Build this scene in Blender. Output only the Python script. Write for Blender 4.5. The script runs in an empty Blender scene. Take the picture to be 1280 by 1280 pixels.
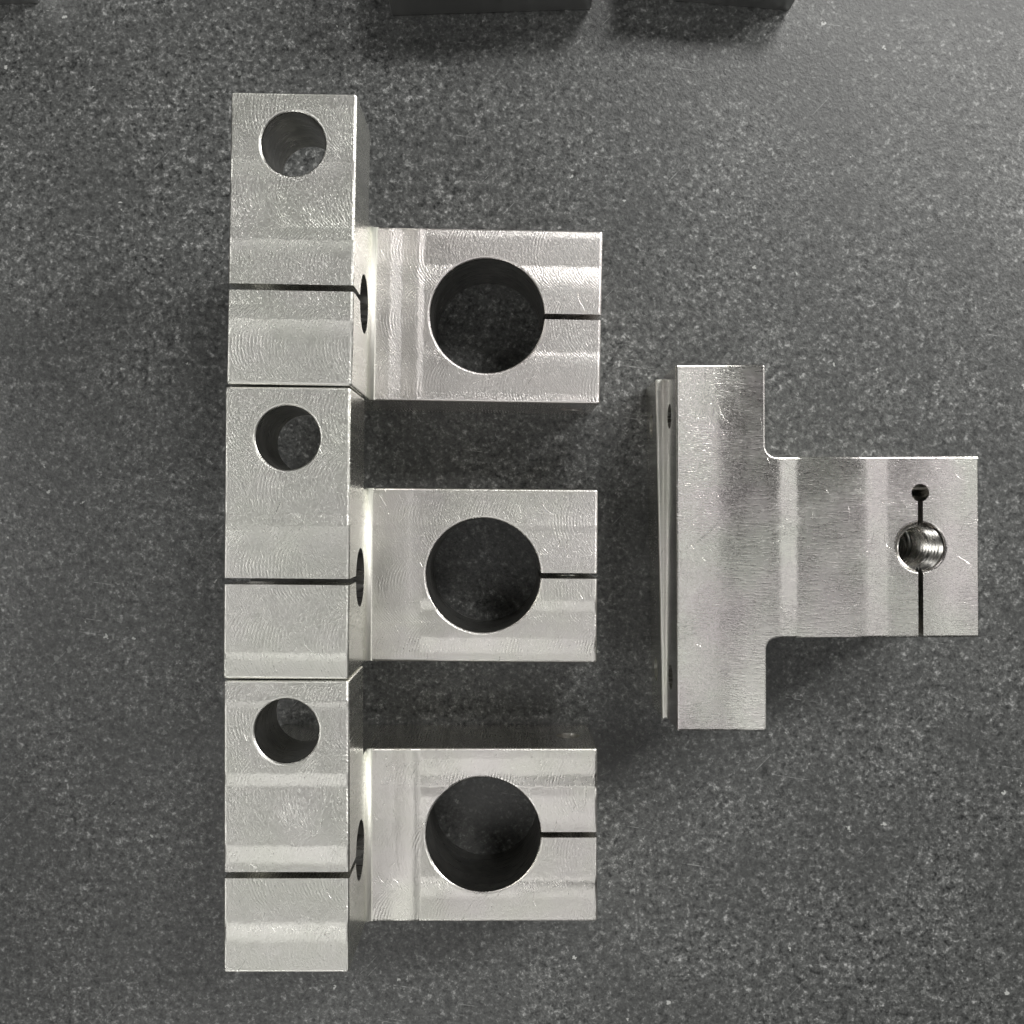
import bpy, bmesh, math, random
from mathutils import Vector, Matrix
random.seed(7)
MM = 0.001
scene = bpy.context.scene
COL = scene.collection

# ------------------------------------------------------------------ camera
CAM_Z = 240.0                       # mm above the plate
F_PX, CX, CY = 1280.0, 632.0, 640.0
cam_d = bpy.data.cameras.new('camera')
cam = bpy.data.objects.new('camera', cam_d); COL.objects.link(cam)
cam.location = (0, 0, CAM_Z*MM)
cam_d.sensor_width = 36.0
cam_d.lens = 36.0*F_PX/1280.0
cam_d.shift_x = (640.0-CX)/1280.0
cam_d.shift_y = -(640.0-CY)/1280.0
cam_d.clip_start = 0.005; cam_d.clip_end = 50
scene.camera = cam

# ------------------------------------------------------------------ light
world = bpy.data.worlds.new('World'); scene.world = world
world.use_nodes = True
world.node_tree.nodes['Background'].inputs[0].default_value = (0.96, 1.0, 0.98, 1)
world.node_tree.nodes['Background'].inputs[1].default_value = 0.004

def area(name, loc, size, power, target=None, col=(1, 0.985, 0.96), long_dir='X'):
    d = bpy.data.lights.new(name, 'AREA'); d.shape = 'RECTANGLE'
    d.size, d.size_y = size; d.energy = power; d.color = col
    o = bpy.data.objects.new(name, d); COL.objects.link(o)
    o.location = loc
    if target is not None: o.rotation_euler = (Vector(target)-Vector(loc)).to_track_quat('-Z', 'Y').to_euler()
    return o
# key lights at back right; added fill lights elsewhere, added panels brightening the metal
area('key_fill_light', (1.20, 0.69, 0.80), (0.36, 0.36), 19.5, target=(0, 0, 0))
area('key_fill_light', (0.54, 0.91, 1.22), (0.34, 0.34), 7.6, target=(0, 0, 0))
area('key_fill_light', (-0.69, 1.20, 0.80), (0.4, 0.4), 2.5, target=(0, 0, 0))  # this and the next two are added fill for the left and front
area('key_fill_light', (-1.03, 0.0, 1.22), (0.4, 0.4), 3.1, target=(0, 0, 0))
area('key_fill_light', (-0.60, -1.25, 0.80), (0.4, 0.4), 4.5, target=(0, 0, 0))
area('metal_fill_panel', (-0.18, -0.50, 1.20), (0.84, 0.5), 1.85)  # added panel, brightens the bracket tops
area('metal_fill_panel', (0.50, -0.02, 1.20), (0.20, 0.9), 0.75)  # added strip, gives the T plate its bright bands

scene.view_settings.view_transform = 'Standard'
scene.view_settings.look = 'None'
scene.view_settings.exposure = 0.0
scene.view_settings.gamma = 1.0
scene.view_settings.use_curve_mapping = False
scene.render.engine = 'CYCLES'
scene.cycles.max_bounces = 6
scene.cycles.glossy_bounces = 5
scene.cycles.diffuse_bounces = 2

# ------------------------------------------------------------------ node helpers
class NT:
    def __init__(self, name):
        self.m = bpy.data.materials.new(name); self.m.use_nodes = True
        self.t = self.m.node_tree; self.n = self.t.nodes; self.l = self.t.links
        self.p = self.n['Principled BSDF']
    def new(self, typ, **kw):
        nd = self.n.new(typ)
        for k, v in kw.items(): setattr(nd, k, v)
        return nd
    def link(self, a, b): self.l.new(a, b)
    def val(self, x, sock):
        if isinstance(x, (int, float)): sock.default_value = x
        elif isinstance(x, tuple): sock.default_value = x
        else: self.link(x, sock)
    def math(self, op, a, b=0.0, c=None, clamp=False):
        nd = self.new('ShaderNodeMath', operation=op, use_clamp=clamp)
        self.val(a, nd.inputs[0]); self.val(b, nd.inputs[1])
        if c is not None: self.val(c, nd.inputs[2])
        return nd.outputs[0]
    def maprange(self, v, a, b, c=0.0, d=1.0, smooth=False):
        nd = self.new('ShaderNodeMapRange', clamp=True)
        if smooth: nd.interpolation_type = 'SMOOTHSTEP'
        self.val(v, nd.inputs[0])
        for i, x in enumerate((a, b, c, d)): nd.inputs[i+1].default_value = x
        return nd.outputs[0]
    def noise(self, vec, scale, detail=2.0, rough=0.5, dist=0.0):
        nd = self.new('ShaderNodeTexNoise')
        self.link(vec, nd.inputs['Vector'])
        nd.inputs['Scale'].default_value = scale; nd.inputs['Detail'].default_value = detail
        nd.inputs['Roughness'].default_value = rough; nd.inputs['Distortion'].default_value = dist
        return nd.outputs['Fac']
    def vscale(self, vec, s, rot=0.0, loc=(0, 0, 0)):
        nd = self.new('ShaderNodeMapping')
        self.link(vec, nd.inputs[0]); nd.inputs['Scale'].default_value = s
        nd.inputs['Rotation'].default_value = (0, 0, rot); nd.inputs['Location'].default_value = loc
        return nd.outputs[0]
    def streak(self, vec, s, ang=0.0, loc=(0, 0, 0)):
        """rotate first, then stretch, so that the streaks lie at the angle"""
        return self.vscale(self.vscale(vec, (1, 1, 1), ang, loc), s)
    def ramp(self, v, stops, interp='LINEAR'):
        nd = self.new('ShaderNodeValToRGB'); nd.color_ramp.interpolation = interp
        e = nd.color_ramp.elements
        while len(e) > 1: e.remove(e[-1])
        def c4(c): return (c, c, c, 1) if isinstance(c, (int, float)) else (*c, 1)
        e[0].position = stops[0][0]; e[0].color = c4(stops[0][1])
        for p, c in stops[1:]:
            x = e.new(p); x.color = c4(c)
        self.link(v, nd.inputs[0]); return nd.outputs[0]
    def mix(self, f, a, b, mode='MIX'):
        nd = self.new('ShaderNodeMix', data_type='RGBA', blend_type=mode)
        self.val(f, nd.inputs[0])
        for x, s in ((a, nd.inputs[6]), (b, nd.inputs[7])):
            if isinstance(x, tuple): s.default_value = (*x, 1) if len(x) == 3 else x
            else: self.link(x, s)
        return nd.outputs[2]

def mm_coords(N):
    """object coordinates in millimetres"""
    tc = N.new('ShaderNodeTexCoord')
    vm = N.new('ShaderNodeVectorMath', operation='SCALE'); vm.inputs['Scale'].default_value = 1000.0
    N.link(tc.outputs['Object'], vm.inputs[0])
    s = N.new('ShaderNodeSeparateXYZ'); N.link(vm.outputs[0], s.inputs[0])
    return vm.outputs[0], s.outputs[0], s.outputs[1], s.outputs[2]

def milled_metal(name, seed, tilt_y=None, tilt_x=None, split_x=None, grain='cross', tint_a=(0.796, 0.801, 0.737),
                 tint_b=(0.842, 0.831, 0.790), rough=0.345, tilt=0.46, scr=1.0, sign=-1.0, bias=0.0, bump=0.000075):
    """Milled aluminium. tilt_*: (lo, hi, [(mm, value)...]) -> the slope each cutter pass left (0.5 = flat)."""
    N = NT(name); v, x, y, z = mm_coords(N)
    off = N.vscale(v, (1, 1, 1), 0, (seed*37.3, seed*11.7, seed*5.1))
    P = N.p
    P.inputs['Metallic'].default_value = 1.0
    # --- slow colour drift (oxide film, coolant stain)
    cn = N.noise(off, 0.07, 3, 0.55)
    col = N.mix(N.maprange(cn, 0.36, 0.64), tint_a, tint_b)
    st = N.noise(off, 0.35, 4, 0.6)
    col = N.mix(N.maprange(st, 0.55, 0.75, 0, 0.16), col, (0.636, 0.628, 0.602))
    # --- grain
    if grain == 'cross':
        # arcs left by the cutter as it travelled along x, pass after pass
        dy = N.math('SUBTRACT', N.math('MODULO', N.math('ADD', y, 103.0 + 1.7*seed), 14.5), 7.2)
        arc = N.math('SQRT', N.math('MAXIMUM', N.math('SUBTRACT', 81.0, N.math('MULTIPLY', dy, dy)), 0.0))
        u = N.math('ADD', N.math('ADD', x, arc), N.math('MULTIPLY', st, 0.8))
        wave = N.math('SINE', N.math('MULTIPLY', u, 9.5))
        wmask = N.maprange(N.noise(off, 0.16, 1, 0.5), 0.42, 0.66, 0.0, 0.13)
        g1 = N.noise(N.streak(off, (1.2, 5.5, 1), 1.1), 1.0, 2, 0.65)
        g3 = N.noise(off, 3.8, 1, 0.7)
        g = N.math('ADD', N.math('ADD', N.math('MULTIPLY', g1, 0.65), N.math('MULTIPLY', g3, 0.5)), N.math('MULTIPLY', wave, wmask))
    else:
        g1 = N.noise(N.streak(off, (0.36, 5.0, 1), 0.03), 1.0, 2, 0.75)
        g2 = N.noise(N.streak(off, (1.3, 4.2, 1), 0.3), 1.0, 2, 0.7)
        gm = N.maprange(N.noise(off, 0.11, 2, 0.5), 0.40, 0.62)
        g = N.math('ADD', N.math('MULTIPLY', g1, N.math('MULTIPLY_ADD', gm, 0.5, 0.35)), N.math('MULTIPLY', g2, N.math('MULTIPLY_ADD', gm, -0.35, 0.6)))
    # --- long thin scratches at several angles
    wsn = N.new('ShaderNodeTexNoise'); wsn.inputs['Scale'].default_value = 0.12; wsn.inputs['Detail'].default_value = 0
    N.link(off, wsn.inputs['Vector'])
    wsv = N.new('ShaderNodeVectorMath', operation='MULTIPLY_ADD'); N.link(wsn.outputs['Color'], wsv.inputs[0])
    wsv.inputs[1].default_value = (9, 9, 0); N.link(off, wsv.inputs[2]); wsc = wsv.outputs[0]
    scs = None
    for k, (ang, dens) in enumerate(((0.5, 0.875), (-0.9, 0.845), (1.45, 0.85))):
        s = N.noise(N.streak(wsc, ((0.16, 0.10, 0.22)[k], 3.6, 1), ang, (k*91.0, 3.3*k, 0)), 1.0, 0, 0.5)
        s = N.maprange(s, dens, dens+0.03)
        scs = s if scs is None else N.math('MAXIMUM', scs, s)
    # --- macro normal from the passes
    geo = N.new('ShaderNodeNewGeometry')
    wob = N.math('MULTIPLY', N.math('SUBTRACT', N.noise(off, 0.45, 3, 0.6), 0.5), 1.6)
    raws = []
    def slope(u, spec):
        lo, hi, pts = spec
        un = N.maprange(N.math('ADD', u, N.math('MULTIPLY', wob, 0.7)), lo, hi)
        r = N.ramp(un, [((p-lo)/(hi-lo), c) for p, c in pts])
        raws.append(r)
        return N.math('MULTIPLY', N.math('SUBTRACT', r, 0.5), tilt)
    sy = N.math('ADD', N.math('MULTIPLY', slope(y, tilt_y), sign), bias) if tilt_y else 0.0
    sx = slope(x, tilt_x) if tilt_x else 0.0
    if split_x is not None:          # x profile left of split, y profile right of it
        msk = N.maprange(N.math('ADD', x, N.math('MULTIPLY', wob, 0.5)), split_x-0.15, split_x+0.15)
        sy = N.math('MULTIPLY', sy, msk)
        sx = N.math('MULTIPLY', sx, N.math('SUBTRACT', 1.0, msk))
    sepn = N.new('ShaderNodeSeparateXYZ'); N.link(geo.outputs['Normal'], sepn.inputs[0])
    up = N.maprange(sepn.outputs[2], 0.8, 0.95)
    cmb = N.new('ShaderNodeCombineXYZ')
    N.val(N.math('MULTIPLY', sx, up), cmb.inputs[0]); N.val(N.math('MULTIPLY', sy, up), cmb.inputs[1])
    ad = N.new('ShaderNodeVectorMath', operation='ADD')
    N.link(geo.outputs['Normal'], ad.inputs[0]); N.link(cmb.outputs[0], ad.inputs[1])
    nm = N.new('ShaderNodeVectorMath', operation='NORMALIZE'); N.link(ad.outputs[0], nm.inputs[0])
    h = N.math('SUBTRACT', g, N.math('MULTIPLY', scs, 0.3*scr))
    b = N.new('ShaderNodeBump'); b.inputs['Strength'].default_value = 1.0
    b.inputs['Distance'].default_value = bump
    h = N.math('MULTIPLY', h, N.maprange(sepn.outputs[2], 0.3, 0.8, 0.2, 1.0))
    N.link(h, b.inputs['Height']); N.link(nm.outputs[0], b.inputs['Normal'])
    N.link(b.outputs[0], P.inputs['Normal'])
    N.link(col, P.inputs['Base Color'])
    rr = N.math('ADD', N.maprange(g, 0.3, 0.8, rough-0.08, rough+0.08), N.math('MULTIPLY', scs, -0.1*scr))
    for r in raws[:1]:
        rr = N.math('ADD', rr, N.math('MULTIPLY', N.math('SUBTRACT', r, 0.5), -0.12))
    rr = N.math('MULTIPLY', rr, N.maprange(sepn.outputs[2], 0.3, 0.7, 0.72, 1.0))
    N.link(rr, P.inputs['Roughness'])
    return N.m

def turned_metal(name, col=(0.66, 0.655, 0.63), rough=0.33, bump=0.35):
    """inside of a bore: fine rings"""
    N = NT(name); v, x, y, z = mm_coords(N)
    n = N.noise(N.vscale(v, (0.15, 0.15, 3.0)), 1.0, 3, 0.6)
    N.p.inputs['Metallic'].default_value = 1.0
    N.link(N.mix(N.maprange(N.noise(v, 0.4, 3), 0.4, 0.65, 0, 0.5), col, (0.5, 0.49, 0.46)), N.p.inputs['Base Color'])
    N.link(N.maprange(n, 0.3, 0.7, rough-0.07, rough+0.1), N.p.inputs['Roughness'])
    b = N.new('ShaderNodeBump'); b.inputs['Strength'].default_value = bump; b.inputs['Distance'].default_value = 0.00008
    N.link(n, b.inputs['Height']); N.link(b.outputs[0], N.p.inputs['Normal'])
    return N.m

# ------------------------------------------------------------------ mesh helpers (all in mm)
def mesh_from(bm, name):
    bmesh.ops.scale(bm, vec=(MM, MM, MM), verts=bm.verts)
    me = bpy.data.meshes.new(name); bm.to_mesh(me); bm.free(); return me

def box_bm(x0, x1, y0, y1, z0, z1, bm=None):
    bm = bm or bmesh.new()
    m = Matrix.Translation(((x0+x1)/2, (y0+y1)/2, (z0+z1)/2)) @ Matrix.Diagonal((x1-x0, y1-y0, z1-z0, 1))
    bmesh.ops.create_cube(bm, size=1.0, matrix=m); return bm

def prism_bm(pts, z0, z1):
    bm = bmesh.new()
    a = [bm.verts.new((p[0], p[1], z0)) for p in pts]; b = [bm.verts.new((p[0], p[1], z1)) for p in pts]
    bm.faces.new(a[::-1]); bm.faces.new(b); n = len(pts)
    for i in range(n): bm.faces.new((a[i], a[(i+1) % n], b[(i+1) % n], b[i]))
    bmesh.ops.recalc_face_normals(bm, faces=bm.faces); return bm

def cyl_bm(c, axis, r0, r1, length, seg=96):
    """cylinder/cone from c along axis"""
    bm = bmesh.new()
    q = Vector((0, 0, 1)).rotation_difference(Vector(axis)).to_matrix().to_4x4()
    m = Matrix.Translation(Vector(c) + Vector(axis)*length/2) @ q
    bmesh.ops.create_cone(bm, cap_ends=True, segments=seg, radius1=r0, radius2=r1, depth=length, matrix=m)
    return bm

def tmp_obj(bm):
    o = bpy.data.objects.new('tmp', mesh_from(bm, 'tmp')); COL.objects.link(o); return o

def carve(base, cutters, unions=(), bevel=0.0, seg=3, name='mesh', after=()):
    o = tmp_obj(base); extra = []
    for bm, op in [(u, 'UNION') for u in unions] + [(c, 'DIFFERENCE') for c in cutters]:
        c = tmp_obj(bm); extra.append(c)
        md = o.modifiers.new('b', 'BOOLEAN'); md.operation = op; md.solver = 'EXACT'; md.object = c
    if bevel:
        md = o.modifiers.new('bev', 'BEVEL'); md.width = bevel*MM; md.segments = seg
        md.limit_method = 'ANGLE'; md.angle_limit = math.radians(50); md.use_clamp_overlap = False
        md.harden_normals = False
    for bm in after:
        c = tmp_obj(bm); extra.append(c)
        md = o.modifiers.new('b', 'BOOLEAN'); md.operation = 'DIFFERENCE'; md.solver = 'EXACT'; md.object = c
    dg = bpy.context.evaluated_depsgraph_get()
    me = bpy.data.meshes.new_from_object(o.evaluated_get(dg)); me.name = name
    for q in extra + [o]: bpy.data.objects.remove(q, do_unlink=True)
    bm = bmesh.new(); bm.from_mesh(me)
    bmesh.ops.triangulate(bm, faces=[f for f in bm.faces if len(f.verts) > 4])
    for f in bm.faces: f.smooth = True
    for e in bm.edges:
        if len(e.link_faces) == 2 and e.calc_face_angle(0) > math.radians(12): e.smooth = False
    bm.to_mesh(me); bm.free()
    return me

def tube_me(c, r, z0, z1, name, seg=96, gap=None):
    """inside wall of a z bore; gap = (angle, half width) leaves a slit open"""
    bm = bmesh.new(); rows = []
    for z in (z0, z1):
        rows.append([bm.verts.new((c[0]+r*math.cos(2*math.pi*i/seg), c[1]+r*math.sin(2*math.pi*i/seg), z)) for i in range(seg)])
    for i in range(seg):
        a = 2*math.pi*(i+.5)/seg
        if gap and abs(math.atan2(math.sin(a-gap[0]), math.cos(a-gap[0])))*r < gap[1]+0.15: continue
        j = (i+1) % seg
        f = bm.faces.new((rows[0][j], rows[0][i], rows[1][i], rows[1][j])); f.smooth = True
    return mesh_from(bm, name)

def put(name, me, mat, parent=None):
    o = bpy.data.objects.new(name, me); COL.objects.link(o); o.parent = parent
    me.materials.clear(); me.materials.append(mat); return o

def root(name, label, cat, loc, rz, group=None):
    o = bpy.data.objects.new(name, None); COL.objects.link(o); o.empty_display_size = 0.01
    o.location = (loc[0]*MM, loc[1]*MM, loc[2]*MM); o.rotation_euler = (0, 0, math.radians(rz))
    o['label'] = label; o['category'] = cat
    if group: o['group'] = group
    return o

# ------------------------------------------------------------------ the inspection plate (dark granite)
def granite():
    N = NT('dark_granite'); v, x, y, z = mm_coords(N); P = N.p
    wv = N.new('ShaderNodeTexNoise'); wv.inputs['Scale'].default_value = 1.3; wv.inputs['Detail'].default_value = 1
    N.link(v, wv.inputs['Vector'])
    wa = N.new('ShaderNodeVectorMath', operation='MULTIPLY_ADD')
    N.link(wv.outputs['Color'], wa.inputs[0]); wa.inputs[1].default_value = (1.6, 1.6, 0); N.link(v, wa.inputs[2])
    a = N.noise(v, 0.55, 4, 0.72)
    b = N.noise(N.vscale(v, (1, 1, 1), 0.7, (31, 17, 0)), 1.5, 2, 0.6)
    ce = N.new('ShaderNodeTexVoronoi'); ce.inputs['Scale'].default_value = 1.35
    N.link(N.vscale(wa.outputs[0], (1, 1, 0.001)), ce.inputs['Vector'])
    cs = N.new('ShaderNodeSeparateColor'); N.link(ce.outputs['Color'], cs.inputs[0])
    m = N.math('ADD', N.math('MULTIPLY', a, 0.55), N.math('ADD', N.math('MULTIPLY', b, 0.33), N.math('MULTIPLY', cs.outputs[0], 0.12)))
    col = N.ramp(m, [(0.37, (0.010, 0.011, 0.011)), (0.44, (0.056, 0.058, 0.057)), (0.51, (0.092, 0.095, 0.093)),
                     (0.57, (0.15, 0.154, 0.15)), (0.62, (0.30, 0.305, 0.30)), (0.68, (0.50, 0.505, 0.50))])
    big = N.noise(v, 0.045, 4, 0.6)
    col = N.mix(N.maprange(big, 0.38, 0.66, 0.0, 0.55), col, (0.050, 0.052, 0.051))
    # pale crystals and dust flecks, ragged outlines
    def flecks(scale, r, keep, seed):
        vo = N.new('ShaderNodeTexVoronoi'); vo.inputs['Scale'].default_value = scale
        N.link(N.vscale(wa.outputs[0], (1, 1, 0.001), 0.3*seed, (seed*13, seed*7, 0)), vo.inputs['Vector'])
        w = N.new('ShaderNodeSeparateColor'); N.link(vo.outputs['Color'], w.inputs[0])
        rad = N.math('MULTIPLY', w.outputs[1], r)
        inside = N.math('LESS_THAN', vo.outputs['Distance'], rad)
        return N.math('MULTIPLY', inside, N.math('GREATER_THAN', w.outputs[0], keep))
    f1 = flecks(0.34, 0.20, 0.60, 1.0); f2 = flecks(0.17, 0.085, 0.40, 2.3)
    col = N.mix(N.math('MULTIPLY', f1, 0.40), col, (0.30, 0.31, 0.30))
    col = N.mix(N.math('MULTIPLY', f2, 0.8), col, (0.55, 0.56, 0.54))
    # fine scratches where parts were dragged
    scs = None
    for k, (ang, th) in enumerate(((0.15, 0.82), (-0.8, 0.83))):
        s = N.noise(N.streak(v, (0.06, 2.4, 1), ang, (k*57.0, 9.0*k, 0)), 1.0, 0, 0.5)
        s = N.maprange(s, th, th+0.03); scs = s if scs is None else N.math('MAXIMUM', scs, s)
    brk = N.maprange(N.noise(v, 0.9, 2), 0.42, 0.6)
    col = N.mix(N.math('MULTIPLY', N.math('MULTIPLY', scs, brk), 0.6), col, (0.42, 0.43, 0.42))
    N.link(col, P.inputs['Base Color'])
    N.link(N.maprange(m, 0.35, 0.7, 0.34, 0.50), P.inputs['Roughness'])
    P.inputs['IOR'].default_value = 1.6
    bp = N.new('ShaderNodeBump'); bp.inputs['Strength'].default_value = 0.5; bp.inputs['Distance'].default_value = 0.00014
    N.link(b, bp.inputs['Height']); N.link(bp.outputs[0], P.inputs['Normal'])
    return N.m
plate = put('surface_plate', mesh_from(box_bm(-320, 320, -300, 320, -60, 0), 'surface_plate'), granite())
plate['kind'] = 'structure'

# ------------------------------------------------------------------ clamp bracket
BAR_W, JAW_L, JAW_H, HALF = 23.6, 48.7, 24.0, 18.3
BAR_T, BAR_Z0, BAR_Z1 = 36.5, 29.0, 48.0
SLOT = 0.6
def crossbar_mesh():
    base = box_bm(-BAR_W, 0, -HALF, BAR_T, BAR_Z0, BAR_Z1)
    rootb = box_bm(-BAR_W, 0, -HALF, HALF, 0.02, BAR_Z0+1)
    hc = (-BAR_W/2, BAR_T-9.5)
    cut = [cyl_bm((hc[0], hc[1], BAR_Z0-2), (0, 0, 1), 6.02, 6.02, 30),
           ]
    aft = [cyl_bm((-BAR_W-2, 0, 33.6), (1, 0, 0), 5.9, 5.9, BAR_W+4),
           box_bm(-BAR_W-2, 2, -SLOT, SLOT, 33.6, BAR_Z1+3)]
    return carve(base, cut, [rootb], bevel=0.5, name='crossbar', after=aft)
def jaw_mesh():
    base = box_bm(0.0, JAW_L, -HALF, HALF, 0.0, JAW_H)
    hc = (JAW_L-24.1, 0)
    cut = [cyl_bm((hc[0], hc[1], -2), (0, 0, 1), 12.06, 12.06, 30, 128),
           ]
    aft = [box_bm(hc[0], JAW_L+3, -SLOT, SLOT, -2, JAW_H+3),
           cyl_bm((JAW_L-5.5, -HALF-2, 12), (0, 1, 0), 2.6, 2.6, 2*HALF+4, 48)]
    return carve(base, cut, bevel=0.5, name='clamp_jaw', after=aft)
def fillet_mesh(r=1.2, n=8):
    bm = bmesh.new(); y0, y1 = -HALF+0.1, HALF-0.1
    prof = [(0.0, JAW_H-0.6), (0.0, JAW_H+r)] + [(r-r*math.cos(a), JAW_H+r-r*math.sin(a)) for a in [math.pi/2*i/n for i in range(1, n)]] + [(r, JAW_H+0.01), (r+0.4, JAW_H-0.4)]
    A = [bm.verts.new((p[0], y0, p[1])) for p in prof]; B = [bm.verts.new((p[0], y1, p[1])) for p in prof]
    k = len(prof)
    for i in range(k):
        f = bm.faces.new((A[i], B[i], B[(i+1) % k], A[(i+1) % k])); f.smooth = 1 <= i < k-3
    bm.faces.new(A); bm.faces.new(B[::-1])
    bmesh.ops.recalc_face_normals(bm, faces=bm.faces)
    return mesh_from(bm, 'fillet')

bar_me, jaw_me, fil_me = crossbar_mesh(), jaw_mesh(), fillet_mesh()
bore_me = tube_me((JAW_L-24.1, 0), 12.02, 0.55, JAW_H-0.52, 'bore', 128, gap=(0.0, SLOT))
rod_me = tube_me((0, 0), 5.86, -BAR_W/2+0.05, BAR_W/2-0.05, 'bore', gap=(math.pi, SLOT+0.1))
rod_me.transform(Matrix.Translation((-BAR_W/2*MM, 0, 33.6*MM)) @ Matrix.Rotation(math.pi/2, 4, 'Y'))
hole_me = tube_me((-BAR_W/2, BAR_T-9.5), 5.98, BAR_Z0+0.55, BAR_Z1-0.52, 'bore')
MAT_BORE_SHADE = turned_metal('turned_bore_shade', (0.30, 0.296, 0.285), 0.30)  # same metal darkened, shade inside the holes put into the base colour
MAT_FILLET = milled_metal('fillet_cut', 21, grain='cross', rough=0.62)

def bar_prof(pts):   # px down the bar (0..366) -> mm in local y, ascending
    q = sorted([(BAR_T - p*0.1497, v) for p, v in pts])
    return (-HALF-0.5, BAR_T+0.5, q)
BARS = [
    bar_prof([(0, .66), (14, .62), (18, .45), (60, .42), (82, .48), (86, .85), (104, .72), (112, .50), (150, .44), (182, .36), (185, .88), (200, .66), (215, .48), (282, .40), (285, .84), (302, .66), (312, .50), (366, .5)]),
    bar_prof([(0, .52), (70, .48), (74, .66), (90, .55), (120, .46), (150, .50), (156, .62), (160, .30), (172, .32), (175, .74), (205, .56), (282, .40), (286, .28), (318, .42), (332, .55), (335, .86), (345, .60), (366, .52)]),
    bar_prof([(0, .40), (24, .36), (28, .72), (38, .55), (85, .46), (115, .50), (118, .74), (130, .70), (136, .42), (175, .36), (178, .46), (205, .50), (210, .72), (226, .70), (232, .5), (300, .44), (308, .80), (318, .76), (330, .5), (366, .48)]),
]
def jaw_prof(pts):   # px down the jaw (0..217) -> mm
    return (-HALF-0.5, HALF+0.5, sorted([(HALF - p*0.1687, v) for p, v in pts]))
JAWS_Y = [
    jaw_prof([(0, .7), (8, .66), (12, .42), (44, .38), (48, .80), (62, .66), (70, .5), (105, .44), (150, .42), (154, .70), (166, .55), (175, .44), (202, .42), (206, .64), (217, .7)]),
    jaw_prof([(0, .58), (12, .52), (45, .40), (49, .66), (56, .42), (105, .46), (122, .42), (138, .52), (142, .82), (150, .74), (156, .44), (185, .5), (190, .84), (204, .78), (207, .55), (217, .6)]),
    jaw_prof([(0, .55), (12, .62), (16, .74), (30, .70), (36, .88), (47, .84), (50, .42), (58, .5), (66, .72), (85, .66), (105, .46), (125, .44), (160, .46), (168, .82), (182, .62), (190, .46), (210, .48), (217, .55)]),
]
JAWS_X = [
    (0, 14, [(0, .5), (2, .44), (3.8, .46), (4.2, .72), (6.4, .66), (6.8, .42), (9, .36), (9.8, .5), (10.2, .74), (12, .62), (13.5, .5)]),
    (0, 14, [(0, .5), (2.5, .40), (5.5, .48), (7.5, .52), (9, .66), (10.4, .56), (12, .45), (13.5, .5)]),
    (0, 14, [(0, .6), (2.4, .68), (4.5, .66), (6.5, .44), (8, .46), (9.4, .56), (10.3, .80), (11.2, .66), (13.5, .5)]),
]
SPOTS = [(-28.5, 41.9, -1.0), (-29.3, -13.15, -0.45), (-29.3, -68.1, 0.0)]
LABELS = ['top one of three stacked aluminium clamp brackets, farthest up the column, above the middle bracket',
          'middle aluminium clamp bracket of the column, packed between two others of its kind',
          'bottom one of three stacked aluminium clamp brackets, below the middle bracket']
for i, (x, y, rz) in enumerate(SPOTS):
    r = root('clamp_bracket', LABELS[i], 'bracket', (x, y, 0), rz, 'clamp brackets standing in a column')
    mb = milled_metal('milled_crossbar', i+1, tilt_y=BARS[i], grain='cross', tilt=(0.55, 0.50, 0.80)[i], sign=-1, bias=(-0.06, 0.03, 0.14)[i])
    mj = milled_metal('milled_jaw', i+4, tilt_y=JAWS_Y[i], tilt_x=JAWS_X[i], split_x=11.3, grain='cross', tilt=(0.55, 0.50, 0.80)[i], sign=(1, -1, -1)[i], bias=(-0.03, 0.03, 0.12)[i],
                      tint_a=(0.819, 0.813, 0.749) if i != 0 else (0.831, 0.790, 0.766), tint_b=(0.825, 0.796, 0.772))
    bar = put('crossbar', bar_me if i == 0 else bar_me.copy(), mb, r)
    put('bore', hole_me, MAT_BORE_SHADE, bar)
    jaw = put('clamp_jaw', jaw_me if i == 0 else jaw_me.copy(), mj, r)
    put('bore', bore_me, MAT_BORE_SHADE, jaw)
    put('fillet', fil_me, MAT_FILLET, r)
    put('bore', rod_me, MAT_BORE_SHADE, bar)

# ------------------------------------------------------------------ T bracket
T_BAR, T_LEN, T_HALF, T_END, T_TH = 18.3, 74.6, 18.5, 61.6, 15.7
def t_outline(r=2.3, n=8):
    h = T_LEN/2; p = [(0, -h), (T_BAR, -h)]
    p += [(T_BAR+r-r*math.cos(a), -T_HALF-r+r*math.sin(a)) for a in [math.pi/2*i/n for i in range(n+1)]]
    p += [(T_END, -T_HALF), (T_END, T_HALF)]
    p += [(T_BAR+r-r*math.sin(a), T_HALF+r-r*math.cos(a)) for a in [math.pi/2*i/n for i in range(n+1)]]
    p += [(T_BAR, h), (0, h)]
    return p
SX = 49.7
def t_mesh():
    cut = [cyl_bm((SX, 0, -2), (0, 0, 1), 5.0, 5.0, 20)]
    aft = [cyl_bm((SX, 11.0, -2), (0, 0, 1), 1.8, 1.8, 20, 48),
           box_bm(SX-0.52, SX+0.52, -T_HALF-3, 11.0, -2, T_TH+3)]
    for s in (-1, 1): aft.append(cyl_bm((-2, s*27.5, T_TH/2), (1, 0, 0), 2.6, 2.6, 16, 48))
    return carve(prism_bm(t_outline(), 0, T_TH), cut, bevel=0.45, name='body', after=aft)
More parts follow.
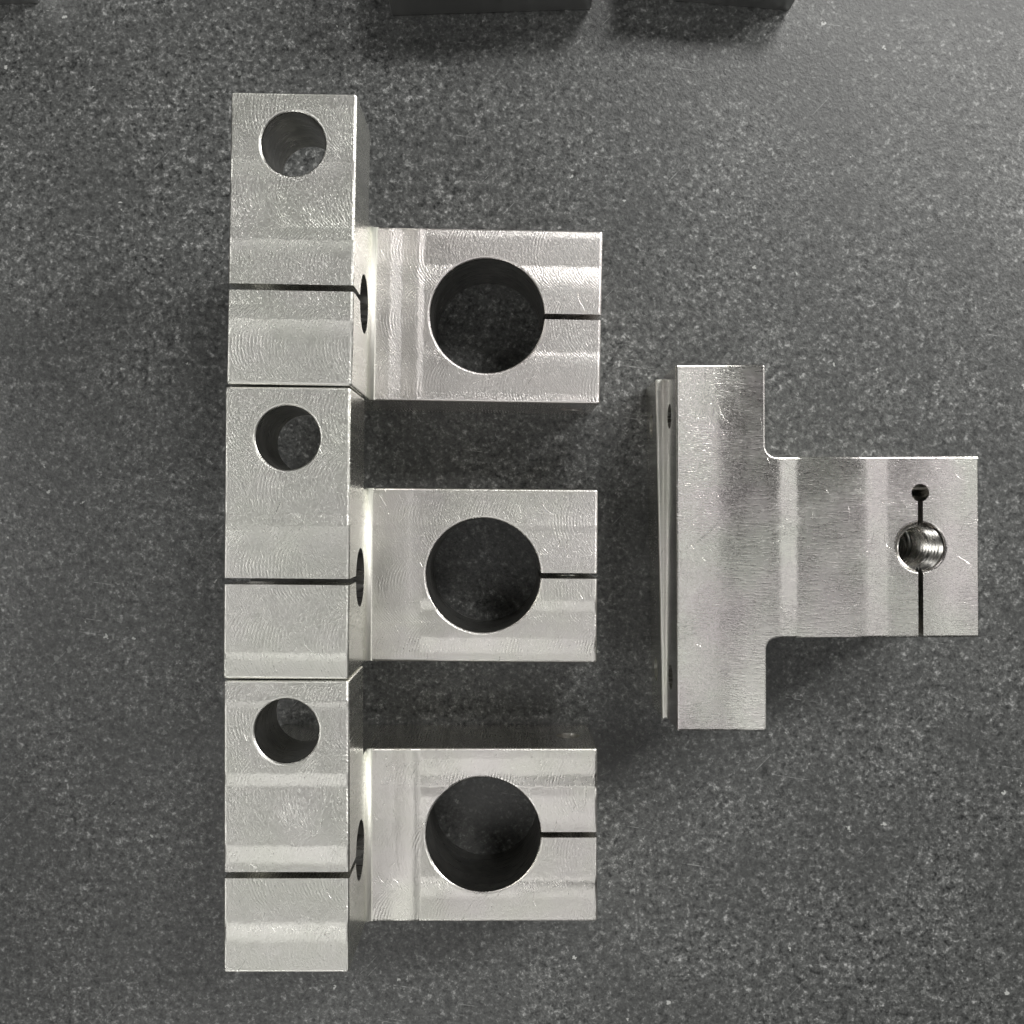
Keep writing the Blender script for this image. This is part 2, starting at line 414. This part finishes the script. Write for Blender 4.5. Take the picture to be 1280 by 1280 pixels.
def thread_mesh(pitch=1.5, rmin=4.15, rmax=4.98, seg=96, per=10):
    bm = bmesh.new(); z0, z1 = 0.5, T_TH-0.85
    nz = int((z1-z0)/pitch*per); rows = []
    for k in range(nz+1):
        z = z0+(z1-z0)*k/nz; row = []
        for i in range(seg):
            a = 2*math.pi*i/seg
            ph = (z/pitch - i/seg) % 1.0
            t = abs(ph-0.5)*2
            t = min(1, max(0, (t-0.12)/0.76))
            rr = rmin+(rmax-rmin)*t
            row.append(bm.verts.new((SX+rr*math.cos(a), rr*math.sin(a), z)))
        rows.append(row)
    for k in range(nz):
        for i in range(seg):
            a = 2*math.pi*(i+.5)/seg
            if abs(math.cos(a))*4.6 < 0.55: continue
            j = (i+1) % seg
            bm.faces.new((rows[k][j], rows[k][i], rows[k+1][i], rows[k+1][j]))
    for v in [v for v in bm.verts if not v.link_faces]: bm.verts.remove(v)
    return mesh_from(bm, 'thread')
t_me, th_me = t_mesh(), thread_mesh()
T_PROF = (0, 62, [(0, .62), (3, .62), (8, .56), (11.5, .40), (13.2, .36), (14.6, .16), (17.5, .14), (20, .34), (21.8, .58), (24.2, .56), (25.8, .18), (30, .12),
                  (35.5, .20), (38.2, .38), (39.6, .52), (42.4, .52), (43.4, .36), (46, .32), (50, .34), (54, .40), (57, .45), (61, .42)])
MAT_T = milled_metal('brushed_t_plate', 9, tilt_x=T_PROF, grain='x', tint_a=(0.796, 0.796, 0.743), tint_b=(0.807, 0.760, 0.755), tilt=0.62, bump=0.00006, rough=0.26)
MAT_T2 = milled_metal('brushed_t_plate_under', 12, grain='x')
MAT_TH = turned_metal('cut_thread', (0.66, 0.65, 0.62), 0.24, 0.0)
def t_plate(label, loc, rz, mat, group=None):
    r = root('t_plate', label, 'plate', loc, rz, group)
    put('body', t_me.copy(), mat, r); put('thread', th_me, MAT_TH, r)
    return r
t_plate('upper T-shaped aluminium plate with slit and threaded hole, lying on its twin', (34.7, -7.3, 16.02), 0.25, MAT_T, 'T plates stacked in a pair')
t_plate('lower T-shaped aluminium plate, mostly hidden, its edge peeking out left beneath the upper one', (33.55, -8.1, 0), -1.1+2.2, MAT_T2, 'T plates stacked in a pair')

# ------------------------------------------------------------------ parts cut off by the top edge of the picture
def block_mesh(w, d, h):
    base = box_bm(0, w, 0, d, 0, h)
    cut = [cyl_bm((w/2, d*0.6, -2), (0, 0, 1), 8, 8, h+4), 
           box_bm(w/2-0.6, w/2+0.6, d*0.6, d+3, -2, h+3)]
    return carve(base, cut, bevel=0.3, name='body')
r = root('split_block', 'metal block, shade in its colour, cut off by the top edge, left of the slanted part', 'block', ((490-CX)*.1875, (640-20)*.1875, 0), 1.85)
put('body', block_mesh(46.6, 38, 17), milled_metal('milled_block_shaded', 15, grain='x', tint_a=(0.42, 0.425, 0.42), tint_b=(0.46, 0.46, 0.455), rough=0.5), r)  # tints darkened, shade on the facing wall put into the colour
put('bore', tube_me((23.3, 22.8), 7.98, 0.4, 16.3, 'bore'), MAT_BORE_SHADE, r)
def edge_t(label, corner, rz, seed, mirror=False):
    # the stem end of a T plate pointing toward the viewer; corner = its near right corner in mm
    a = math.radians(rz-90)
    lx, ly = T_END, T_HALF
    c, s = math.cos(a), math.sin(a)
    loc = (corner[0]-(lx*c-ly*s), corner[1]-(lx*s+ly*c), 0)
    return t_plate(label, loc, rz-90, milled_metal('brushed_t_plate_shaded', seed, grain='x', tint_a=(0.42, 0.425, 0.42), tint_b=(0.46, 0.46, 0.455), rough=0.5))  # shade on the stem end put into the darkened tints
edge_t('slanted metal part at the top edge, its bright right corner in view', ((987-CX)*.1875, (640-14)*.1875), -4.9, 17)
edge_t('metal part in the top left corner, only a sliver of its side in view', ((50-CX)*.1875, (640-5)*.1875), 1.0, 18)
